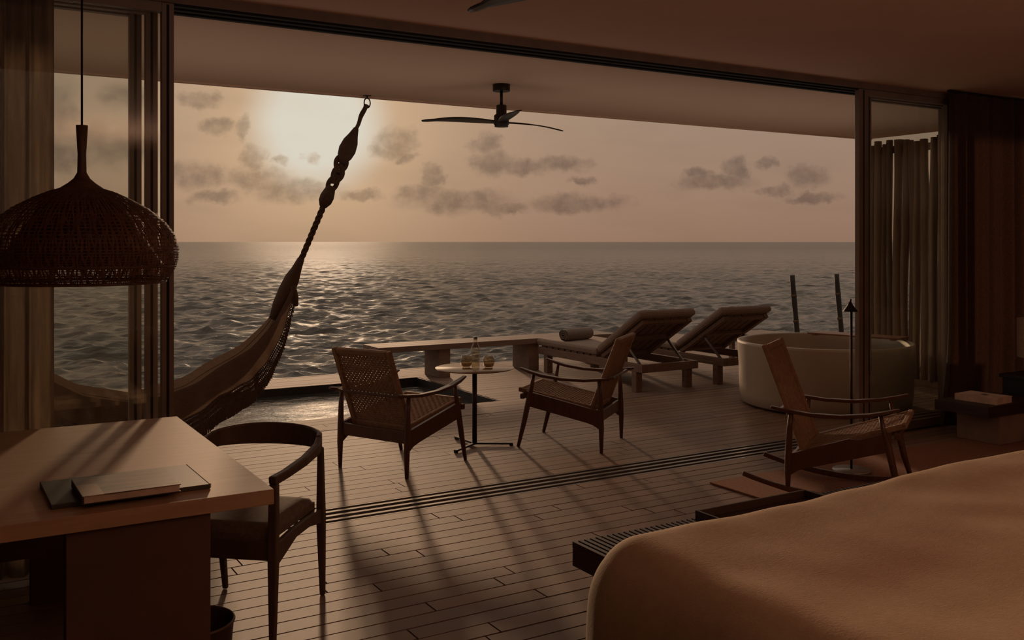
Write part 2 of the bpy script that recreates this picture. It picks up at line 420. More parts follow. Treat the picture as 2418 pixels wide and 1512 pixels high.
door('door_4', 6.395, 7.60, 5.20, .11, handle=7.578, end=.05)
door('door_5', 6.60, 7.72, 5.29, .06)
door('door_6', 6.69, 7.80, 5.38, .06)

# ------------------------------------------------------------------ sea
def water_mat(name, base, rough, bscale, bstr, dist, big=0.0):
    m = bpy.data.materials.new(name); m.use_nodes = True; t = NT(m.node_tree)
    c = t.n('ShaderNodeTexCoord').outputs['Object']
    v = t.n('ShaderNodeMapping', {'Vector': c, 'Rotation': (0, 0, -YAW), 'Scale': (.55, 1, 1)}).outputs[0]
    n1 = t.n('ShaderNodeTexNoise', {'Vector': v, 'Scale': bscale, 'Detail': 4.0, 'Roughness': .6, 'Distortion': .4}).outputs[0]
    bp = t.n('ShaderNodeBump', {'Strength': bstr, 'Distance': dist, 'Height': n1}).outputs[0]
    if big:
        n2 = t.n('ShaderNodeTexNoise', {'Vector': v, 'Scale': .75, 'Detail': 3.0, 'Roughness': .55, 'Distortion': .3}).outputs[0]
        bp = t.n('ShaderNodeBump', {'Strength': .75, 'Distance': big, 'Height': n2, 'Normal': bp}).outputs[0]
        n3 = t.n('ShaderNodeTexNoise', {'Vector': v, 'Scale': .14, 'Detail': 4.0, 'Roughness': .6}).outputs[0]
        bp = t.n('ShaderNodeBump', {'Strength': .9, 'Distance': 1.8, 'Height': n3, 'Normal': bp}).outputs[0]
    ln = t.n('ShaderNodeVectorMath', {0: c}, operation='LENGTH').outputs['Value']
    if big: rough = t.n('ShaderNodeMapRange', {0: ln, 1: 30.0, 2: 600.0, 3: rough, 4: .28}).outputs[0]   # unresolved ripples
    b = t.n('ShaderNodeBsdfPrincipled', {'Base Color': base, 'Roughness': rough, 'IOR': 1.36, 'Normal': bp, 'Specular IOR Level': .5})
    t.n('ShaderNodeOutputMaterial', {0: b.outputs[0]})
    return m
M_sea = water_mat('sea_water', (.088, .076, .062), .15, 3.4, .8, .12, .38)
M_poolw = water_mat('pool_water', (.035, .030, .026), .10, 8.0, .5, .03)
SEA_Z = -2.6
def sea_mesh():
    NR, NA = 1250, 760
    d = 20.0*(1500/20.0)**(np.linspace(0, 1, NR)**0.95)
    a = np.linspace(-R(34), R(36), NA)+YAW
    D, A = np.meshgrid(d, a, indexing='ij')
    X = D*np.sin(A); Y = D*np.cos(A)
    cell = np.maximum(np.gradient(d)[:, None], D*(a[1]-a[0]))
    rng = np.random.RandomState(5)
    Z = np.zeros_like(X); DX = np.zeros_like(X); DY = np.zeros_like(X)
    wind = YAW+R(172)
    for i in range(130):
        lam = 0.33*(2.6/0.33)**rng.rand()
        th = wind+rng.randn()*R(42)
        k = 2*PI/lam; ph = rng.rand()*2*PI
        amp = .0064*lam
        kx, ky = math.sin(th)*k, math.cos(th)*k
        fade = np.clip((lam/cell-2.2)/3.0, 0, 1)
        phs = kx*X+ky*Y+ph
        Z += amp*fade*np.cos(phs)
        DX -= .9*amp*fade*math.sin(th)*np.sin(phs); DY -= .9*amp*fade*math.cos(th)*np.sin(phs)
    # gusts: patches of rougher and calmer water
    V = np.stack([X+DX, Y+DY, Z+SEA_Z], -1).reshape(-1, 3).astype(np.float32)
    idx = np.arange(NR*NA).reshape(NR, NA)
    q = np.stack([idx[:-1, :-1], idx[:-1, 1:], idx[1:, 1:], idx[1:, :-1]], -1).reshape(-1, 4)[:, ::-1].astype(np.int32)
    me = bpy.data.meshes.new('sea')
    me.vertices.add(len(V)); me.vertices.foreach_set('co', V.ravel())
    me.loops.add(q.size); me.loops.foreach_set('vertex_index', q.ravel())
    me.polygons.add(len(q)); me.polygons.foreach_set('loop_start', np.arange(0, q.size, 4, dtype=np.int32))
    me.polygons.foreach_set('use_smooth', np.ones(len(q), bool))
    me.materials.append(M_sea); me.update(calc_edges=True)
    return me
sea = bpy.data.objects.new('sea', sea_mesh()); COL.objects.link(sea); tag(sea, kind='structure')
# open water round and beyond the wave field
tag(MB().add([(-9000, -9000, SEA_Z-.35), (9000, -9000, SEA_Z-.35), (9000, 16000, SEA_Z-.35), (-9000, 16000, SEA_Z-.35)], [(0, 1, 2, 3)]).build('open_sea', M_sea, recalc=False), kind='structure')

# ------------------------------------------------------------------ plunge pool
pl = MB()
pl.box(XP0-.1, XP1+.001, YP1-.02, YP1+.06, -.9, -.004); pl.box(XP0-.1, XP1+.06, YP0-.06, YP0+.02, -.9, -.004)
pl.box(XP1-.02, XP1+.06, YP0, YP1, -.9, -.004); pl.box(XP0-.06, XP0+.02, YP0, YP1, -.9, -.004); pl.box(XP0-.06, XP1+.06, YP0-.06, YP1+.06, -.95, -.9)
pool = struct('plunge_pool', pl, mat('pool_tile', (.035, .028, .024), .5, scale=10))
MB().grid(lambda u, v: (XP0+u*(XP1-XP0), YP0+v*(YP1-YP0), -.085+.003*math.sin(u*60)*math.sin(v*30)), 60, 30).build('water', M_poolw, pool)

# ------------------------------------------------------------------ woven panels
def weave(mb, o, U, V, N, lu, lv, pitch, wid, th, amp=.004, skip=1):
    """over-and-under cords: o corner, U V unit vectors, N normal"""
    o = Vector(o); U = Vector(U).normalized(); V = Vector(V).normalized(); N = Vector(N).normalized()
    nu = max(2, int(round(lu/pitch))); nv = max(2, int(round(lv/pitch)))
    pu, pv = lu/nu, lv/nv
    for j in range(nv):
        pts = [o+U*(i*pu)+V*((j+.5)*pv)+N*(amp*(1 if (i+j) % 2 else -1)) for i in range(nu+1)]
        _strip(mb, pts, V, N, wid, th)
    for i in range(nu):
        pts = [o+U*((i+.5)*pu)+V*(j*pv)+N*(amp*(-1 if (i+j) % 2 else 1)) for j in range(nv+1)]
        _strip(mb, pts, U, N, wid, th)
def _strip(mb, pts, S, N, wid, th):
    vs = []
    for p in pts: vs += [p-S*wid/2-N*th/2, p+S*wid/2-N*th/2, p+S*wid*.5+N*th/2, p-S*wid*.5+N*th/2]
    k = len(pts); fs = []
    for i in range(k-1):
        for j in range(4): fs.append((i*4+j, i*4+(j+1) % 4, (i+1)*4+(j+1) % 4, (i+1)*4+j))
    mb.add(vs, fs)

# ------------------------------------------------------------------ easy chairs with paper-cord seats
def easy_chair(loc, rz, label, group, rocker=False, width=.65, wood=None, cord=None):
    wood = wood or M_teak; cord = cord or M_cord
    name = 'rocking_chair' if rocker else 'lounge_chair'
    t = thing(name, loc, rz, label, 'rocking chair' if rocker else 'armchair', group)
    hw = width/2-.02
    zl = .035 if rocker else 0.0
    def X(u, z):                    # lean the body back a little on the rockers
        if not rocker: return (u, z)
        return (u, z-.022 if z > .4 else z)
    def P(u, wv, z): a, b = X(u, z); return (a, wv, b)
    for s in (-1, 1):
        y = s*hw
        # rear leg: vertical, waisted
        ub = -.335
        part(MB().tube([P(ub, y, zl), P(ub, y, .18), P(ub+.005, y, .30), P(ub+.01, y, .45), P(ub+.02, y, .555)], [.013, .021, .022, .018, .014], 10), 'leg', wood, t)
        part(MB().tube([P(.335, y, zl), P(.285, y, .20), P(.25, y, .36), P(.222, y, .48), P(.205, y, .575)], [.013, .020, .022, .016, .012], 10), 'leg', wood, t)
        # armrest: paddle curved upward to the front
        aw = [.030, .036, .040, .048, .054, .050, .036]; uu = [-.44, -.34, -.20, -.02, .14, .24, .315]; zz = [.573, .556, .543, .546, .567, .592, .617]
        off = [0.0, 0.0, .006, .012, .014, .012, .01]
        part(MB().ribbon([P(u, y+s*o, z) for u, z, o in zip(uu, zz, off)], aw, [.018, .022, .022, .022, .022, .020, .012]), 'armrest', wood, t, bevel=.006)
        # side rail: deeper at the back with an arched underside
        n = 10; vs = []
        for i in range(n+1):
            q = i/n; u = -.335+.60*q; zt = (.265+.215*q) if rocker else (.315+.125*q); zb = (.155+.185*q) if rocker else (.200+.125*q)
            if q < .12: zb -= .03*(1-q/.12)
            for yy in (y-.013, y+.013):
                vs += [P(u, yy, zb), P(u, yy, zt)]
        fs = []
        for i in range(n):
            a = i*4; b = a+4
            fs += [(a, a+1, b+1, b), (a+2, b+2, b+3, a+3), (a+1, a+3, b+3, b+1), (a, b, b+2, a+2)]
        fs += [(0, 2, 3, 1), (n*4, n*4+1, n*4+3, n*4+2)]
        part(MB().add(vs, fs), 'side_rail', wood, t, bevel=.003)
    # cross rails
    part(MB().bar(P(.30, -hw-.012, .455 if rocker else .395), P(.30, hw+.012, .455 if rocker else .395), .034, .04), 'front_rail', wood, t, bevel=.006)
    part(MB().bar(P(-.318, -hw, .215 if rocker else .272), P(-.318, hw, .215 if rocker else .272), .022, .085), 'rear_rail', wood, t, bevel=.004)
    part(MB().bar(P(-.385, -hw, .556), P(-.385, hw, .556), .022, .020), 'back_support', wood, t, bevel=.004)
    # seat: four cord-wrapped rails and the woven field
    pw = .53; h = pw/2
    sa, sb = ((-.245, .282), (.345, .515)) if rocker else ((-.245, .330), (.345, .440))
    ins = .028
    fr = MB()
    for s in (-1, 1): fr.bar(P(sa[0], s*(h-ins/2), sa[1]), P(sb[0], s*(h-ins/2), sb[1]), ins, .034)
    fr.bar(P(sb[0]-.012, -h, sb[1]-.002), P(sb[0]-.012, h, sb[1]-.002), .034, .034); fr.bar(P(sa[0]+.012, -h, sa[1]), P(sa[0]+.012, h, sa[1]), .03, .034)
    part(fr, 'seat_frame', cord, t, bevel=.008)
    A = Vector(P(sa[0], -h+ins, sa[1]+.006)); B = Vector(P(sb[0], -h+ins, sb[1]+.006)); Ux = (B-A)
    N = Vector((0, 1, 0)).cross(Ux).normalized()*-1
    ws = MB(); weave(ws, A, Ux, (0, 1, 0), N, Ux.length, pw-2*ins, .0250, .0190, .004, .004)
    tag(part(ws, 'woven_seat', cord, t), kind='stuff')
    # backrest
    ba, bb = ((-.240, .250), (-.495, .955)) if rocker else ((-.235, .300), (-.455, .865))
    dv = (Vector(P(bb[0], 0, bb[1]))-Vector(P(ba[0], 0, ba[1])))
    up = tuple(Vector((dv.z, 0, -dv.x)).normalized())
    fr = MB(); bi = .038
    for s in (-1, 1): fr.bar(P(ba[0], s*(h-bi/2), ba[1]), P(bb[0], s*(h-bi/2), bb[1]), bi, .034, up=up)
    def along(q): return P(ba[0]+(bb[0]-ba[0])*q, 0, ba[1]+(bb[1]-ba[1])*q)
    for q, hh in ((.035, .045), (.965, .042)):
        c_ = Vector(along(q)); dn = dv.normalized()
        fr.bar(c_+Vector((0, -h+bi, 0)), c_+Vector((0, h-bi, 0)), .034, hh, up=tuple(dn))
    part(fr, 'back_frame', cord, t, bevel=.008)
    wb = MB(); A = Vector(along(.06))+Vector((0, -h+bi, 0)); N = Vector(up)
    weave(wb, A, dv, (0, 1, 0), N, dv.length*.88, pw-2*bi, .0170, .0142, .003, .003)
    tag(part(wb, 'woven_back', cord, t), kind='stuff')
    if rocker:
        for s in (-1, 1):
            y = s*hw; Rr = 2.05; pts = []; hs = []
            for i in range(17):
                a = -.305+.535*i/16
                pts.append((Rr*math.sin(a), y, .022+Rr*(1-math.cos(a)))); hs.append(.036 if 3 < i < 13 else .030)
            part(MB().ribbon(pts, .030, hs), 'rocker', wood, t, bevel=.006)
    return t
A_ = easy_chair((2.846, 6.276, 0), R(25.8), 'teak armchair with woven cord back turned to the camera, left of the round table', 'low woven armchairs beside the round table')
B_ = copy_tree(A_); B_.location = (4.293, 6.258, 0); B_.rotation_euler = (0, 0, R(128.3))
B_['label'] = 'teak armchair with woven cord seat right of the round table, facing the hammock'
easy_chair((4.945, 4.065, .012), R(-58), 'dark wooden rocking chair with woven cord seat and back on the brown rug', None, rocker=True)

# ------------------------------------------------------------------ round table with bottle and tumblers
TX, TY, TZ = 3.575, 6.545, .612
t = thing('round_table', (TX, TY, 0), 0, 'small round pedestal table on the deck between the two woven armchairs', 'table')
part(MB().lathe([(0, .600), (.29, .600), (.306, .604), (.311, .612-.003), (.309, .612), (0, .612)], 64), 'table_top', M_tabletop, t)
part(MB().lathe([(.019, .02), (.019, .598)], 20, cap=True), 'pedestal', M_metal, t)
part(MB().lathe([(.022, .585), (.07, .596), (.07, .600)], 24, cap=True), 'mounting_plate', M_metal, t)
for a in (-30, 92, 212):
    e = (math.cos(R(a))*.30, math.sin(R(a))*.30, .014)
    f = part(MB().bar((0, 0, .016), e, .030, .014), 'foot_bar', M_metal, t, bevel=.003)
    part(MB().lathe([(.016, 0), (.016, .008)], 12, c=(e[0]*.96, e[1]*.96, 0), cap=True), 'foot_pad', M_black, f)
vx, vy = math.sin(YAW), math.cos(YAW); rx, ry = math.cos(YAW), -math.sin(YAW)
b = thing('water_bottle', (TX+.006*rx, TY+.006*ry, TZ), 0, 'clear glass water bottle standing in the middle of the round table', 'bottle')
part(MB().lathe([(0, .001), (.030, .002), (.034, .008), (.034, .145), (.030, .165), (.018, .190), (.014, .205), (.014, .222)], 28), 'bottle_body', M_bglass, b)
part(MB().lathe([(.016, .220), (.016, .240), (.0, .241)], 20), 'stopper', M_steel, b)
part(MB().lathe([(0, .005), (.029, .005), (.031, .012), (.031, .105), (0, .105)], 24), 'water', glass_mat('bottle_water', (.92, .88, .80), refl=1.2), b)
for k, (ox, lab) in enumerate(((-.066, 'short clear tumbler left of the water bottle'), (.112, 'short clear tumbler right of the water bottle'))):
    g = thing('tumbler', (TX+ox*rx-.02*vx*k, TY+ox*ry-.02*vy*k, TZ), 0, lab, 'glass', 'tumblers on the round table')
    part(MB().lathe([(0, .001), (.030, .001), (.040, .018), (.045, .045), (.043, .070), (.038, .092), (.0365, .092), (.0415, .070), (.0435, .045), (.038, .020), (.028, .008), (0, .008)], 28), 'bowl', M_tglass, g)
    part(MB().lathe([(0, .009), (.028, .009), (.037, .021), (.041, .036), (0, .036)], 24), 'water', M_wax, g)

# ------------------------------------------------------------------ desk
t = thing('writing_desk', (0, 0, 0), 0, 'large oak desk with slab legs in the lower left corner, pendant lamp above', 'desk')
DZ = .75
part(MB().box(-.95, .972, 3.215, 4.80, DZ-.052, DZ), 'desk_top', M_desk, t, bevel=.002)
part(MB().box(.325, .767, 3.25, 3.32, 0, DZ-.052), 'slab_leg', M_deskleg, t, bevel=.003)
part(MB().box(.325, .767, 4.66, 4.73, 0, DZ-.052), 'slab_leg', M_deskleg, t, bevel=.003)
part(MB().box(-.80, -.36, 3.25, 3.32, 0, DZ-.052), 'slab_leg', M_deskleg, t, bevel=.003)
part(MB().box(-.80, -.36, 4.66, 4.73, 0, DZ-.052), 'slab_leg', M_deskleg, t, bevel=.003)
part(MB().box(-.36, .325, 3.95, 4.01, .42, DZ-.052), 'stretcher_panel', M_deskleg, t, bevel=.003)
# folder and book
f = thing('desk_folder', (.535, 3.50, DZ), R(1), 'wide flat grey folder lying on the desk under the book', 'folder')
part(MB().box(-.248, .248, -.170, .172, 0, .016), 'cover', M_slate, f, bevel=.002)
part(MB().box(.246, .251, -.168, .170, .002, .017), 'white_edge', M_white, f)
tag(f.children[-1], 'white edge strip')
def photo_cover():
    m = bpy.data.materials.new('printed_cover'); m.use_nodes = True; t_ = NT(m.node_tree)
    c = t_.n('ShaderNodeTexCoord').outputs['Object']
    n1 = t_.n('ShaderNodeTexNoise', {'Vector': t_.n('ShaderNodeMapping', {'Vector': c, 'Scale': (4, 30, 1)}).outputs[0], 'Scale': 1.0, 'Detail': 3.0}).outputs[0]
    sx = t_.n('ShaderNodeSeparateXYZ', {0: c})
    pic = t_.ramp(n1, [(.35, (.07, .04, .026)), (.52, (.19, .12, .075)), (.72, (.34, .23, .15))])
    spine = t_.math('LESS_THAN', sx.outputs[0], -.087)
    panel = t_.math('MULTIPLY', t_.math('LESS_THAN', sx.outputs[0], -.087), t_.math('LESS_THAN', sx.outputs[1], .03))
    col_ = t_.mix(spine, pic, (.16, .10, .07)); col_ = t_.mix(panel, col_, (.42, .32, .24))
    b_ = t_.n('ShaderNodeBsdfPrincipled', {'Base Color': col_, 'Roughness': .45}); t_.n('ShaderNodeOutputMaterial', {0: b_.outputs[0]})
    return m
f = thing('photo_book', (.523, 3.395, DZ+.018), R(1), 'landscape book with a brown photographic cover on top of the grey folder', 'book')
part(MB().box(-.146, .146, -.125, .125, .003, .024), 'pages', M_paper, f)
part(MB().box(-.15, .15, -.128, .128, 0, .003), 'back_cover', M_bin, f)
part(MB().box(-.15, .15, -.128, .128, .024, .027), 'front_cover', photo_cover(), f)
part(MB().box(-.152, -.146, -.128, .128, .001, .026), 'spine', M_bin, f)
# waste bin
t = thing('waste_bin', (.765, 3.50, 0), 0, 'round dark open waste bin on the floor beside the desk leg', 'bin')
part(MB().lathe([(0, 0), (.115, 0), (.120, .01), (.140, .235), (.144, .24), (.136, .24), (.131, .225), (.112, .02), (0, .015)], 40), 'bin_body', M_bin, t)
part(MB().tube([(.1405*math.cos(2*PI*i/40), .1405*math.sin(2*PI*i/40), .24) for i in range(40)], .005, 8, closed=True), 'rim', M_dchair, t)
# folding stool partly seen under the desk
t = thing('folding_stool', (-.10, 4.38, 0), R(20), 'pale cross-legged folding stool seen under the left end of the desk', 'stool')
M_pale = mat('pale_stool_wood', (.40, .31, .22), .6, kind='wood', scale=6, stretch=(3, 3, .6))
for s in (-1, 1):
    y = s*.19
    part(MB().bar((-.2, y, .01), (.2, y, .44), .03, .05, up=(0, 1, 0)), 'leg', M_pale, t, bevel=.003)
    part(MB().bar((.2, y-.035*s, .01), (-.2, y-.035*s, .44), .03, .05, up=(0, 1, 0)), 'leg', M_pale, t, bevel=.003)
for x_, z_ in ((-.2, .03), (.2, .03), (.2, .44), (-.2, .44)):
    part(MB().bar((x_, -.17, z_), (x_, .17, z_), .028, .04), 'stretcher', M_pale, t, bevel=.003)
part(MB().grid(lambda u, v: (-.2+.4*u, -.15+.3*v, .455-.05*math.sin(PI*u)), 12, 4), 'sling_seat', M_towel, t)

# ------------------------------------------------------------------ desk chair
t = thing('desk_chair', (1.098, 4.055, 0), R(-130.5), 'dark wooden desk chair with curved band backrest and padded seat at the desk corner', 'chair')
def dleg(pts, rr):
    m = MB(); 
    m.ribbon(pts, rr, [q*.9 for q in rr], ups=[(1, 0, 0)]*len(pts)); return m
for s in (-1, 1):
    part(dleg([(.262, s*.243, 0), (.255, s*.243, .35), (.250, s*.243, .64)], [.026, .040, .036]), 'leg', M_dchair, t, bevel=.006)
    part(dleg([(-.300, s*.235, 0), (-.255, s*.245, .36), (-.205, s*.262, .69)], [.024, .038, .026]), 'leg', M_dchair, t, bevel=.006)
    part(MB().ribbon([(-.25, s*.243, .375), (-.1, s*.243, .39), (.05, s*.243, .39), (.25, s*.243, .355)], .024, [.07, .045, .045, .09]), 'side_rail', M_dchair, t, bevel=.004)
    part(MB().ribbon([(.268, s*.243, .655), (.18, s*.262, .665), (.02, s*.275, .68), (-.14, s*.268, .695), (-.215, s*.252, .705)], [.040, .036, .032, .028, .026], [.034, .034, .040, .052, .070]), 'armrest', M_dchair, t, bevel=.008)
pts = []; hs = []
for i in range(21):
    a = PI/2+PI*i/20
    pts.append((-.20+.155*math.cos(a), .252*math.sin(a), .705+.010*math.cos(a-PI))); hs.append(.072+.028*abs(math.cos(a)))
part(MB().ribbon(pts, .024, hs), 'backrest', M_dchair, t, bevel=.008)
part(MB().bar((.255, -.24, .375), (.255, .24, .375), .022, .075), 'front_rail', M_dchair, t, bevel=.004)
part(MB().bar((-.262, -.24, .375), (-.262, .24, .375), .022, .06), 'rear_rail', M_dchair, t, bevel=.004)
def padfn(u, v):
    x = -.235+.49*u; y = -.225+.45*v
    e = min(u, 1-u, v, 1-v); z = .468-.030*(max(0, 1-e/.10))**2+.006*math.cos((u-.5)*3)*math.cos((v-.5)*3)
    return (x, y, z)
pad = MB().grid(padfn, 20, 20)
pad.box(-.235, .255, -.225, .225, .405, .440)
part(pad, 'seat_cushion', M_pad, t, bevel=.006)

# ------------------------------------------------------------------ pendant lamp
t = thing('pendant_lamp', (.46, 4.03, 1.44), 0, 'large woven rattan dome pendant lamp hanging above the desk', 'lamp')
prof = [(.060, .373), (.115, .356), (.173, .330), (.245, .290), (.306, .238), (.340, .190), (.356, .135), (.354, .095), (.345, .060), (.328, .028), (.312, .008), (.306, 0)]
def pr(q):
    q = q*(len(prof)-1); i = min(int(q), len(prof)-2); f_ = q-i
    return (prof[i][0]*(1-f_)+prof[i+1][0]*f_, prof[i][1]*(1-f_)+prof[i+1][1]*f_)
sh = MB(); NM = 112; NH = 42
for k in range(NM):                # leaning canes in both directions
    for dirn in (1, -1):
        vs = []
        for i in range(25):
            r_, z_ = pr(i/24); a = 2*PI*k/NM+dirn*(.10*i/24*2); a += .012*math.sin(i*1.3+k*2.1)
            wv_ = .0020+.0010*(k % 3); da = wv_/max(r_, .03)
            rr_ = r_+dirn*.0016
            vs += [(rr_*math.cos(a-da), rr_*math.sin(a-da), z_), (rr_*math.cos(a+da), rr_*math.sin(a+da), z_)]
        sh.add(vs, [(2*i, 2*i+1, 2*i+3, 2*i+2) for i in range(24)], True)
part_sh = part(sh, 'cane_weave', M_rattan, t, recalc=False); tag(part_sh, kind='stuff')
ho = MB()
for k in range(NH):
    q = (k+.5)/NH; wz = .0045 if q < .18 else .0031
    vs = []
    n = 96
    for j in range(n):
        a = 2*PI*j/n
        for dq in (-1, 1):
            r_, z_ = pr(min(1, max(0, q+dq*wz/.9*1.0)))
            vs.append(((r_+.003*math.sin(j*2.5+k))*math.cos(a), (r_+.003*math.sin(j*2.5+k))*math.sin(a), z_))
    ho.add(vs, [(2*j, 2*((j+1) % n), 2*((j+1) % n)+1, 2*j+1) for j in range(n)], True)
tag(part(ho, 'hoop_weave', M_rattan, t, recalc=False), kind='stuff')
for rr_, zz_, th_ in ((.306, .003, .006), (.315, .016, .003), (.347, .065, .0035), (.355, .118, .0035)):
    part(MB().tube([(rr_*math.cos(2*PI*i/60), rr_*math.sin(2*PI*i/60), zz_) for i in range(60)], th_, 8, closed=True), 'hoop_rim', M_lampw, t)
part(MB().lathe([(.30, .07), (.24, .16), (.15, .30), (.082, .366), (.050, .388), (.030, .406), (.017, .430), (.0155, .50), (.022, .613), (.0, .614)], 32), 'neck_cone', M_lampw, t)
part(MB().tube([(0, 0, .61), (0, 0, 1.458)], .0042, 8), 'cord', M_cable, t)
part(MB().lathe([(.05, 1.438), (.05, 1.459)], 24, cap=True), 'ceiling_rose', M_lampw, t)

# ------------------------------------------------------------------ ceiling fans
def fan(loc, drop, a0, rad, label, lean=0.0):
    t = thing('ceiling_fan', loc, 0, label, 'ceiling fan', 'ceiling fans')
    part(MB().lathe([(.068, -.055), (.070, -.05), (.070, 0)], 28, cap=True), 'canopy', M_metal, t)
    part(MB().lathe([(.012, -drop), (.012, -.05)], 14, cap=True), 'downrod', M_metal, t)
    m = part(MB().lathe([(.036, -drop), (.042, -drop-.005), (.042, -drop-.07), (.060, -drop-.085), (.062, -drop-.155), (.055, -drop-.16), (.055, -drop-.175), (.0, -drop-.178)], 32), 'motor_housing', M_metal, t)
    zb = -drop-.135
    for k in range(3):
        a = R(a0+120*k); ca, sa = math.cos(a), math.sin(a)
        def bf(u, v, ca=ca, sa=sa, a=a):
            r_ = .055+u*(rad-.055); wd = .045+.075*math.sin(PI*min(1, u*1.15+.08))**.8
            if u > .93: wd *= 1-.5*((u-.93)/.07)
            yv = (v-.5)*wd; zz = zb+.018*math.sin(PI*u*.9)+yv*math.tan(R(11))-lean*r_*math.cos(a+R(162))
            return (r_*ca-yv*sa, r_*sa+yv*ca, zz)
        bl = MB().grid(bf, 16, 4).build('blade', M_metal, t)
        so = bl.modifiers.new('th', 'SOLIDIFY'); so.thickness = .009; so.offset = 0
    return t
fan((3.83, 6.565, 2.86), .165, 0, .69, 'three-bladed ceiling fan under the terrace roof, seen against the sky', lean=.045)
bpy.data.objects['ceiling_fan'].rotation_euler = (0, 0, -YAW+R(162))
f2 = fan((2.30, 3.41, ZC), .05, 0, .66, 'ceiling fan inside the room, only one blade tip showing at the top edge')
f2.rotation_euler = (0, 0, math.atan2(.64, -.11))

# ------------------------------------------------------------------ hammock
t = thing('hammock', (1.25, 7.65, 0), 0, 'long fringed cotton hammock slung from the roof edge by a knotted rope', 'hammock')
FX = [0, .40, .564, .831, 1.037, 1.12, 1.19, 1.25]; FZ = [.425, .52, .626, .752, .947, 1.09, 1.22, 1.36]
def zfar(x):
    x = abs(x)
    return float(np.interp(x, FX, FZ)) if x > .01 else .425
def smooth_z(x): return (zfar(x-.05)+zfar(x)*2+zfar(x+.05))/4
def hamfn(u, v):                    # u along, v from far edge (0) over the belly to the near edge (1)
    x = -1.25+2.5*u; q = abs(x)/1.25
    wid = .23*(1-q**3.5)+.03
    zf = smooth_z(x)
    belly = .20*(1-q**5)
    y = (.5-v)*2*wid*.8+.0
    z = zf-belly*math.sin(PI*v)-.03*v*(1-q)
    rip = .012*(1-.35*q)*math.sin(v*26+x*1.2)*(1-q*.5)+.008*math.sin(v*47-x*2)
    return (x, y+rip*.6, z+rip)
part(MB().grid(hamfn, 90, 60), 'hammock_cloth', M_ham, t)
# lighter woven stripes lie along the cloth
for v0 in (.10, .24, .42, .60, .78):
    part(MB().tube([Vector(hamfn(u/60, v0))+Vector((0, 0, .004)) for u in range(2, 59)], .0035, 5), 'stripe_cord', M_hamst, t)
def flapfn(u, v):
    x = -1.19+2.38*u; q = abs(x)/1.25
    o_ = Vector(hamfn((x+1.25)/2.5, 1.0))
    L = (.33*(1-q**9)+.02)*(1.0+.05*math.sin(x*9))
    rip = .014*math.sin(x*38+1.2*math.sin(x*7))
    return (x-.10*v*math.copysign(1, x)*q*.0, o_.y-.02-.05*math.sin(v*1.5)+rip*v, o_.z-L*v*.62)
part(MB().grid(flapfn, 120, 8), 'border_cloth', M_ham, t)
lace = MB(); rl = random.Random(4)
NL = 250
for k in range(NL):                 # open knotted border
    u = (k+.5)/NL
    a = Vector(flapfn(u, 1.0)); q = abs(a.x)/1.25; L = .10*(1-q**6)+.015
    for s_ in (-1, 1):
        n = 6
        pts = [a+Vector((s_*.011*((i % 2)), -.003*i, -L*i/n)) for i in range(n+1)]
        lace.tube(pts, .0042, 4, cap=False)
    e = a+Vector((0, -.018, -L))
    for s_ in (-1, 0, 1): lace.tube([e, e+Vector((s_*.006+rl.uniform(-.004, .004), rl.uniform(-.01, .004), -.07*(1-q**6)-.02))], [.0058, .0035], 4, cap=False)
tag(part(lace, 'fringe', M_ham, t), kind='stuff')
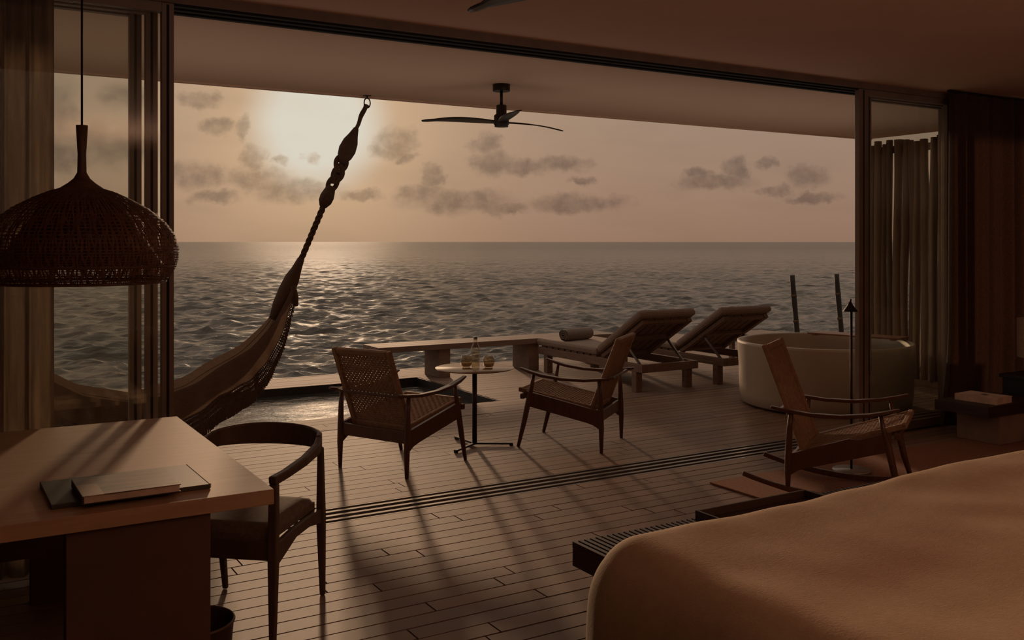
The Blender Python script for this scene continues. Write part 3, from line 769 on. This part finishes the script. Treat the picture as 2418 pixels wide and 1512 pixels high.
def side_rope(s):
    K = Vector((s*1.25, 0, 1.36)); H = Vector((s*1.875, 0, 2.80))
    if s < 0: H = Vector((-1.875, 0, 2.80))
    d = H-K
    # gathered end of the cloth
    part(MB().tube([(s*1.05, 0, .965), (s*1.11, 0, 1.08), (s*1.17, 0, 1.20), (s*1.215, 0, 1.30), (s*1.25, 0, 1.37), (s*1.29, 0, 1.46)], [.030, .060, .068, .060, .042, .028], 14), 'gathered_end', M_ham, t)
    for q, r_ in ((.0, .050), (.04, .036)):
        c_ = K+d*q-Vector((s*.035, 0, .06)); part(MB().tube([c_+Vector((-.01, 0, -.02)), c_+Vector((0, 0, 0)), c_+Vector((.01, 0, .02))], [r_*.8, r_, r_*.7], 12), 'binding', M_rope, t)
    part(MB().tube([(s*1.20, -.05, 1.24), (s*1.215, -.06, 1.14), (s*1.225, -.055, 1.07)], [.030, .034, .022], 8), 'loose_tuft', M_ham, t)
    # twisted rope up to the first knot
    p0, p1_ = K, K+d*.40
    for ph in (0, 2.1, 4.2):
        pts = []
        for i in range(60):
            q = i/59; b_ = p0+(p1_-p0)*q; a = ph+q*26
            pts.append(b_+Vector((.014*math.cos(a)*.9, .014*math.sin(a), .014*math.cos(a)*-.4)))
        part(MB().tube(pts, .0135, 7), 'rope_strand', M_rope, t)
    # chain of loops: thick knots with gaps
    ch = [(.37, .030), (.40, .056), (.43, .060), (.46, .050), (.49, .036)]
    part(MB().tube([K+d*q+Vector((-.004*s, 0, 0)) for q, _ in ch], [r_ for _, r_ in ch], 12), 'knot', M_rope, t)
    part(MB().tube([K+d*q for q in (.63, .67, .71, .76, .80, .84)], [.030, .062, .074, .064, .040, .022], 14), 'knot', M_rope, t)
    nrm = Vector((-d.z, 0, d.x)).normalized()
    for q0, q1, wd in ((.455, .56, .034), (.51, .62, .038), (.57, .69, .046)):
        for s2 in (-1, 1):
            pts = []
            for i in range(13):
                q = i/12; pts.append(K+d*(q0+(q1-q0)*q)+nrm*(s2*wd*math.sin(PI*q))+Vector((0, .018*math.cos(PI*q+q0*40), 0)))
            part(MB().tube(pts, .0215, 8), 'chain_loop', M_rope, t)
    part(MB().tube([K+d*q+Vector((.004*math.sin(q*60), 0, 0)) for q in np.linspace(.80, .985, 12)], [.020, .018, .017, .016, .0165, .017, .018, .020, .021, .020, .019, .024], 10), 'rope', M_rope, t)
    hk = part(MB().tube([H+Vector((.028*math.cos(a), 0, -.005+.042*math.sin(a))) for a in np.linspace(0, 2*PI, 21)[:-1]], .0055, 8, closed=True), 'shackle', M_metal, t)
    part(MB().box(H.x-.03, H.x+.03, -.02, .02, 2.853, 2.862), 'hook_plate', M_metal, t)
    part(MB().tube([(H.x, 0, 2.855), (H.x, 0, 2.83)], .006, 8), 'hook', M_metal, t)
side_rope(1); side_rope(-1)

# ------------------------------------------------------------------ bench along the terrace edge
t = thing('terrace_bench', (0, 0, 0), 0, 'long low wooden bench on two block supports at the sea edge, left of the loungers', 'bench')
for k in range(3):
    y0_ = 9.95+k*.155
    part(MB().box(4.20+.0*k, 7.55, y0_, y0_+.152, .335, .40), 'plank', M_bwood, t, bevel=.004)
for x_ in (4.98, 6.22, 7.3):
    part(MB().box(x_, x_+.15, 9.99, 10.38, 0, .335), 'support', M_bwood, t, bevel=.004)
t = thing('low_wooden_table', (9.42, 9.22, 0), 0, 'low square slatted table standing beyond the bathtub', 'table')
for k in range(4): part(MB().box(-.33+.167*k, -.33+.167*k+.158, -.33, .33, .345, .375), 'slat', M_bwood, t, bevel=.003)
part(MB().box(-.29, .29, -.29, .29, .26, .342), 'frame', M_lwood, t, bevel=.003)
for sx in (-1, 1):
    for sy in (-1, 1): part(MB().box(sx*.27-.03, sx*.27+.03, sy*.27-.03, sy*.27+.03, 0, .26), 'leg', M_lwood, t, bevel=.003)

# ------------------------------------------------------------------ sun loungers (local: x across .7, y from head 0 to foot 2.1)
def lounger(loc, label):
    t = thing('sun_lounger', loc, 0, label, 'sun lounger', 'sun loungers at the sea edge')
    W = .78; L = 2.05
    for x_ in (0, W-.045): part(MB().box(x_, x_+.045, 0, L, .215, .30), 'side_rail', M_lwood, t, bevel=.004)
    for y_ in (0, L-.04): part(MB().box(.045, W-.045, y_, y_+.04, .215, .30), 'end_rail', M_lwood, t, bevel=.004)
    for x_ in (.0, W-.08):
        for y_ in (.10, L-.22): part(MB().box(x_, x_+.08, y_, y_+.08, 0, .215), 'leg', M_lwood, t, bevel=.004)
    for k in range(9):
        y_ = .86+k*.13
        part(MB().box(.03, W-.03, y_, y_+.10, .30, .318), 'slat', M_lwood, t)
    # raised back: frame, slats and its pillow-thick cushion
    hy, hz = .80, .325; a = R(52); ca, sa = math.cos(a), math.sin(a)   # rises towards y=0 (head end)
    hy2 = hy; Lb = .86; aa = R(31)
    def Bk(x, s_, n_): # s_ along the back from the hinge, n_ out from its upper face
        return (x, hy-s_*math.cos(aa)+n_*math.sin(aa), hz+s_*math.sin(aa)+n_*math.cos(aa))
    def slab(x0, x1, s0, s1, n0, n1):
        return MB().hexa([Bk(x0, s0, n0), Bk(x1, s0, n0), Bk(x1, s1, n0), Bk(x0, s1, n0), Bk(x0, s0, n1), Bk(x1, s0, n1), Bk(x1, s1, n1), Bk(x0, s1, n1)])
    for x0, x1 in ((.05, .11), (W-.11, W-.05)): part(slab(x0, x1, 0, Lb, -.045, 0), 'back_rail', M_lwood, t, bevel=.003)
    for s0 in (.02, .42, .80): part(slab(.11, W-.11, s0, s0+.05, -.04, -.004), 'back_crossbar', M_lwood, t, bevel=.003)
    for k in range(5): part(slab(.115+.112*k, .115+.112*k+.096, .0, Lb, -.003, .009), 'back_slat', M_lwood, t)
    for x_ in (.09, W-.09): part(MB().bar(Bk(x_, .42, -.03), (x_, .12, .26), .014, .028), 'back_prop', M_track, t)
    part(slab(.0, W, .02, Lb+.06, .012, .095), 'back_cushion', M_matt, t, bevel=.03)
    part(MB().box(.0, W, hy+.02, L+.03, .320, .405), 'mattress', M_matt, t, bevel=.03)
    part(MB().box(-.002, W+.002, hy+.10, L+.032, .360, .365), 'piping', M_towel, t)
    return t
L1 = lounger((6.30, 7.86, 0), 'left sun lounger with raised back and a rolled towel on its mattress')
L2 = copy_tree(L1); L2.location = (7.42, 7.82, 0); L2['label'] = 'right sun lounger with raised back, beside the round bathtub'
t = thing('rolled_towel', (6.60, 9.50, .402), R(12), 'rolled grey towel lying on the left sun lounger', 'towel')
def roll(u, v):
    a = 2*PI*v; r_ = .080*(1+.05*math.sin(3*a))*(1-.12*abs(2*u-1)**6)
    return (-.23+.46*u, r_*math.cos(a), .076+r_*math.sin(a)*.92)
part(MB().grid(roll, 16, 28), 'towel_roll', M_towel, t)
for e in (-1, 1):
    sp = [(e*.230, (.010+.055*i/40)*math.cos(i*.42), .076+(.010+.055*i/40)*.9*math.sin(i*.42)) for i in range(41)]
    part(MB().ribbon(sp, .010, .010, ups=[(1, 0, 0)]*41), 'towel_end', M_towel, t)

# ------------------------------------------------------------------ bathtub on the terrace
t = thing('bathtub', (7.44, 6.44, 0), 0, 'large round cream outdoor bathtub beside the rocking chair', 'bathtub')
part(MB().lathe([(0, .012), (.76, .012), (.80, .03), (.815, .12), (.822, .40), (.835, .60), (.833, .622), (.815, .628), (.795, .615), (.78, .45), (.72, .22), (.60, .12), (0, .10)], 96), 'tub_shell', M_tub, t)
part(MB().lathe([(.70, 0), (.74, .014)], 64, cap=True), 'tub_base', M_black, t)
part(MB().lathe([(.025, .101), (.025, .106), (0, .107)], 20), 'drain', M_steel, t)
tt = thing('bath_tray', (7.44+.30*vx+.43*rx, 6.44+.30*vy+.43*ry, .629), -YAW+R(-42), 'reddish wooden board lying across the far rim of the bathtub', 'tray')
M_red = mat('bath_tray_wood', (.30, .115, .065), .45, kind='wood', scale=5, stretch=(.8, 6, 6))
for k in range(3): part(MB().box(-.47, .47, -.13+.088*k, -.13+.088*k+.082, .012, .028), 'board', M_red, tt, bevel=.002)
for x_ in (-.40, .40): part(MB().box(x_-.02, x_+.02, -.13, .13, 0, .012), 'batten', M_red, tt)
# ladder hand poles at the sea edge
for k, (x_, lab) in enumerate(((11.95, 'left one of two dark leaning poles at the sea steps beyond the bathtub'), (13.0, 'right one of two dark leaning poles at the sea steps, nearest the door frame'))):
    o = thing('sea_step_pole', (x_, 10.83, 0), 0, lab, 'pole', 'leaning poles at the sea steps')
    pts = [(-.19*q-.004*math.sin(q*9), 0, -.6+1.66*q) for q in np.linspace(0, 1, 12)]
    part(MB().tube(pts, [.042+.003*math.sin(i*1.7) for i in range(12)], 10), 'pole', M_ladd, o)
    for q in (.55, .8): part(MB().tube([(-.19*q, 0, -.6+1.66*q-.02), (-.19*q-.003, 0, -.6+1.66*q+.02)], .047, 10), 'rope_band', M_rope, o)

# ------------------------------------------------------------------ driftwood pole screen
scr = thing('pole_screen', (9.32, 0, 0), 0, 'tall screen of irregular driftwood poles beyond the right-hand glass door', 'screen')
rs = random.Random(21); y = 5.50
while y < 7.50:
    wd = rs.uniform(.030, .052); y += wd
    if y > 7.52: break
    r0 = wd*.98; pts = []; ra = []
    b1, b2 = rs.uniform(0, 6), rs.uniform(1.2, 2.6); am = rs.uniform(.004, .015)
    for i in range(9):
        q = i/8; pts.append((rs.uniform(-.006, .006)+.012*math.sin(b1+q*3), y+am*math.sin(b1+q*b2*3), .06+q*2.68+ (rs.uniform(-.03, .03) if i == 8 else 0)))
        ra.append(r0*(1.0+.13*math.sin(b1*2+q*7)))
    part(MB().tube(pts, ra, 8), 'pole', M_pole, scr)
    y += wd*.98+rs.choice((.0, .0, .003, .007, .014))
part(MB().box(-.05, .05, 5.46, 7.56, 0, .07), 'base_rail', M_lwood, scr, bevel=.004)
part(MB().box(.045, .075, 5.46, 7.56, 2.62, 2.70), 'top_rail', M_lwood, scr)

# ------------------------------------------------------------------ curtains
def curtain(name, x0, x1, y, z0, z1, folds, amp, m, label, flare=0, seed=1, parts=True):
    t = thing(name, (0, y, 0), 0, label, 'curtain')
    rr = random.Random(seed); ph = [rr.uniform(0, 6) for _ in range(8)]
    def fn(u, v):
        z = z0+(z1-z0)*v; x = x0+(x1-x0)*u
        f_ = folds*2*PI*u
        a = amp*(.75+.35*math.sin(u*9+ph[0]))*(1+.25*(1-v))
        yy = a*math.sin(f_+.5*math.sin(f_*.5+ph[1])+.25*math.sin(v*2.5+ph[2]))+.35*a*math.sin(2.3*f_+ph[3])
        xx = x+.25*a*math.cos(f_+ph[4])
        if flare:
            k = max(0, 1-v*3.2); xx += flare*k*k*(1-u)**3 if flare < 0 else flare*k*k*u**3
        return (xx, yy, z)
    part(MB().grid(fn, int(folds*16), 24), 'fabric', m, t, recalc=False)
    part(MB().box(min(x0, x1)-.05, max(x0, x1)+.05, -.015, .015, z1, z1+.02), 'curtain_track', M_metal, t)
    return t
curtain('curtain', -1.5, .445, 5.01, .03, ZC-.025, 17, .045, M_curtl, 'brown grained sheer curtain at the left edge behind the desk', seed=4)
curtain('curtain', 7.40, 9.25, 5.03, .03, ZC-.025, 11, .050, M_curtr, 'dark reddish heavy curtain right of the glass door behind the side table', flare=-.12, seed=9)

# ------------------------------------------------------------------ bed
t = thing('bed', (2.78, 1.2, 0), 0, 'large bed with smooth tan linen cover filling the lower right corner', 'bed')
def bedmesh():
    x0, x1, y0_, y1_, z0, z1 = -1.17, 1.17, -1.25, 1.16, .035, .70
    Rr = .17; m = MB()
    def shape(p):
        q = Vector((min(max(p[0], x0+Rr), x1-Rr), min(max(p[1], y0_+Rr), y1_-Rr), min(p[2], z1-Rr)))
        d_ = Vector(p)-q
        if d_.length < 1e-6: r_ = Vector(p)
        else: r_ = q+d_.normalized()*Rr
        n1 = mnoise.noise(r_*1.6)*.020+mnoise.noise(r_*4.5+Vector((3, 1, 7)))*.007
        top = max(0, min(1, (r_.z-.50)/.2))
        r_.z += top*(n1+.028+.030*(r_.x+1.17)/2.3+.010*math.sin(r_.x*3.1+.6))
        side = 1-top                     # soft vertical folds where the cover hangs
        w_ = math.sin(r_.y*17+1.5*math.sin(r_.y*5))*.010+math.sin(r_.y*41)*.003
        w2 = math.sin(r_.x*15+1.2*math.sin(r_.x*4))*.010
        if p[0] <= x0+1e-4: r_.x -= side*(.012+w_+.05*(.7-r_.z))
        if p[0] >= x1-1e-4: r_.x += side*(.012+w_)
        if p[1] >= y1_-1e-4: r_.y += side*(.0+w2)
        return tuple(r_)
    nx, ny, nz = 90, 90, 30
    X = lambda i: x0+(x1-x0)*i/nx
    Yv = lambda j: y0_+(y1_-y0_)*j/ny
    Zv = lambda k: z0+(z1-z0)*k/nz
    m.grid(lambda u, v: shape((x0+(x1-x0)*u, y0_+(y1_-y0_)*v, z1)), nx, ny)
    m.grid(lambda u, v: shape((x0, y0_+(y1_-y0_)*u, z0+(z1-z0)*v)), ny, nz)
    m.grid(lambda u, v: shape((x1, y0_+(y1_-y0_)*u, z0+(z1-z0)*v)), ny, nz)
    m.grid(lambda u, v: shape((x0+(x1-x0)*u, y1_, z0+(z1-z0)*v)), nx, nz)
    m.grid(lambda u, v: shape((x0+(x1-x0)*u, y0_, z0+(z1-z0)*v)), nx, nz)
    return m
bc = bedmesh().build('bed_cover', M_bed, t)
import bmesh
bm = bmesh.new(); bm.from_mesh(bc.data); bmesh.ops.remove_doubles(bm, verts=bm.verts, dist=.0008); bmesh.ops.recalc_face_normals(bm, faces=bm.faces); bm.to_mesh(bc.data); bm.free()
for p_ in bc.data.polygons: p_.use_smooth = True
part(MB().box(-1.05, 1.05, -1.15, 1.0, .0, .10), 'bed_base', M_black, t)
# decorative stitched seam down the foot-left corner of the cover
# ------------------------------------------------------------------ bench at the bed foot, with tray
t = thing('slatted_bench', (2.12, 2.48, 0), 0, 'low dark slatted wooden bench at the foot of the bed', 'bench')
BL_, BW, BH = 1.86, .60, .42
part(MB().box(.02, BL_-.02, .04, .085, BH-.072, BH-.028), 'rail', M_benchw, t)
part(MB().box(.02, BL_-.02, BW-.085, BW-.04, BH-.072, BH-.028), 'rail', M_benchw, t)
sm_ = MB().box(-.0085, .0085, 0, BW, -.0125, .0125).mesh('slat', M_benchw)
n = int(BL_/.0275)
for k in range(n):
    o = bpy.data.objects.new('slat', sm_); COL.objects.link(o); o.parent = t; o.location = (.009+k*(BL_-.018)/(n-1), 0, BH-.0125)
for x_ in (0, BL_-.03): part(MB().box(x_, x_+.03, .0, BW, BH-.095, BH-.026), 'end_board', M_benchw, t, bevel=.002)
for x_ in (.10, BL_-.16):
    part(MB().box(x_, x_+.06, .05, BW-.05, BH-.135, BH-.095), 'cross_beam', M_benchw, t, bevel=.002)
    for y_ in (.05, BW-.11): part(MB().box(x_, x_+.06, y_, y_+.06, 0, BH-.135), 'leg', M_benchw, t, bevel=.002)
t = thing('wooden_tray', (3.05, 2.82, .421), 0, 'dark rectangular tray resting on the slatted bench', 'tray')
part(MB().box(-.33, .33, -.22, .22, 0, .010), 'tray_base', M_benchw, t)
for a_ in ((-.33, .33, -.22, -.208), (-.33, .33, .208, .22), (-.33, -.318, -.208, .208), (.318, .33, -.208, .208)): part(MB().box(*a_, .010, .045), 'tray_side', M_benchw, t, bevel=.002)

# ------------------------------------------------------------------ rug, reading lamp
t = tag(MB().box(4.34, 8.25, 2.35, 4.71, .001, .011).build('rug', M_rug, bevel=.003), 'brown woven rug on the plank floor under the rocking chair', 'rug')
t = thing('floor_lamp', (5.39, 4.43, .012), 0, 'slim black reading floor lamp on the rug behind the rocking chair', 'lamp')
part(MB().lathe([(0, 0), (.125, 0), (.128, .004), (.126, .014), (0, .017)], 48), 'lamp_base', mat('lamp_base_grey', (.42, .40, .37), .3, metal=.2), t)
part(MB().tube([(0, 0, .015), (0, 0, 1.13)], .0085, 10), 'pole', M_metal, t)
part(MB().lathe([(.050, 1.105), (.046, 1.112), (.018, 1.150), (.010, 1.17), (0, 1.175)], 24, c=(-.012, 0, 0)), 'lamp_shade', M_metal, t)
part(MB().tube([(-.012, 0, 1.165), (-.005, 0, 1.19)], .006, 8), 'finial', M_metal, t)

# ------------------------------------------------------------------ side table, book, console and lamp
t = thing('side_table', (6.86, 4.36, .0115), 0, 'low dark wooden slab side table on a pale block beside the right curtain', 'side table')
part(MB().box(0, .72, 0, .46, .235, .318), 'table_top', M_dwood, t, bevel=.004)
part(MB().box(.20, .62, .035, .40, .0, .235), 'block_base', M_stone, t, bevel=.004)
b = thing('book', (7.11, 4.56, .3305), R(4), 'thick pale book lying flat on the low side table', 'book')
part(MB().box(-.115, .115, -.165, .165, .003, .047), 'pages', M_paper, b)
part(MB().box(-.12, .12, -.17, .17, 0, .003), 'back_cover', M_paper, b); part(MB().box(-.12, .12, -.17, .17, .047, .050), 'front_cover', M_paper, b)
part(MB().box(-.122, -.117, -.17, .17, .001, .049), 'spine', M_paper, b)
tag(part(MB().box(-.015, .025, -.03, .015, .050, .0512), 'emblem', M_console, b), 'small dark mark on the cover')
t = thing('console_cabinet', (7.64, 3.98, .0), 0, 'dark low console cabinet at the right edge under the table lamp', 'cabinet')
part(MB().box(0, 1.3, 0, .75, .04, .46), 'cabinet_body', M_console, t, bevel=.004)
part(MB().box(-.02, 1.3, -.02, .77, .46, .49), 'cabinet_top', M_console, t, bevel=.003)
for k in range(2):
    d_ = part(MB().box(-.016, .0, .02+.36*k, .37+.36*k, .07, .44), 'door', M_console, t, bevel=.003)
    part(MB().box(-.026, -.016, .33+.06*k-.0, .34+.06*k, .28, .38), 'handle', M_metal, d_)
t = thing('table_lamp', (7.85, 4.53, .491), 0, 'table lamp with pale drum shade at the right edge', 'lamp')
part(MB().lathe([(0, 0), (.085, 0), (.085, .015), (.02, .022), (.012, .03), (.012, .16), (0, .16)], 32), 'lamp_base', M_metal, t)
part(MB().lathe([(.175, .145), (.175, .465), (.173, .465), (.173, .145)], 48), 'lamp_shade', M_shade, t)
part(MB().bar((-.173, 0, .45), (.173, 0, .45), .004, .004), 'spider', M_metal, t)
part(MB().tube([(0, 0, .15), (0, 0, .45)], .004, 8), 'stem', M_metal, t)
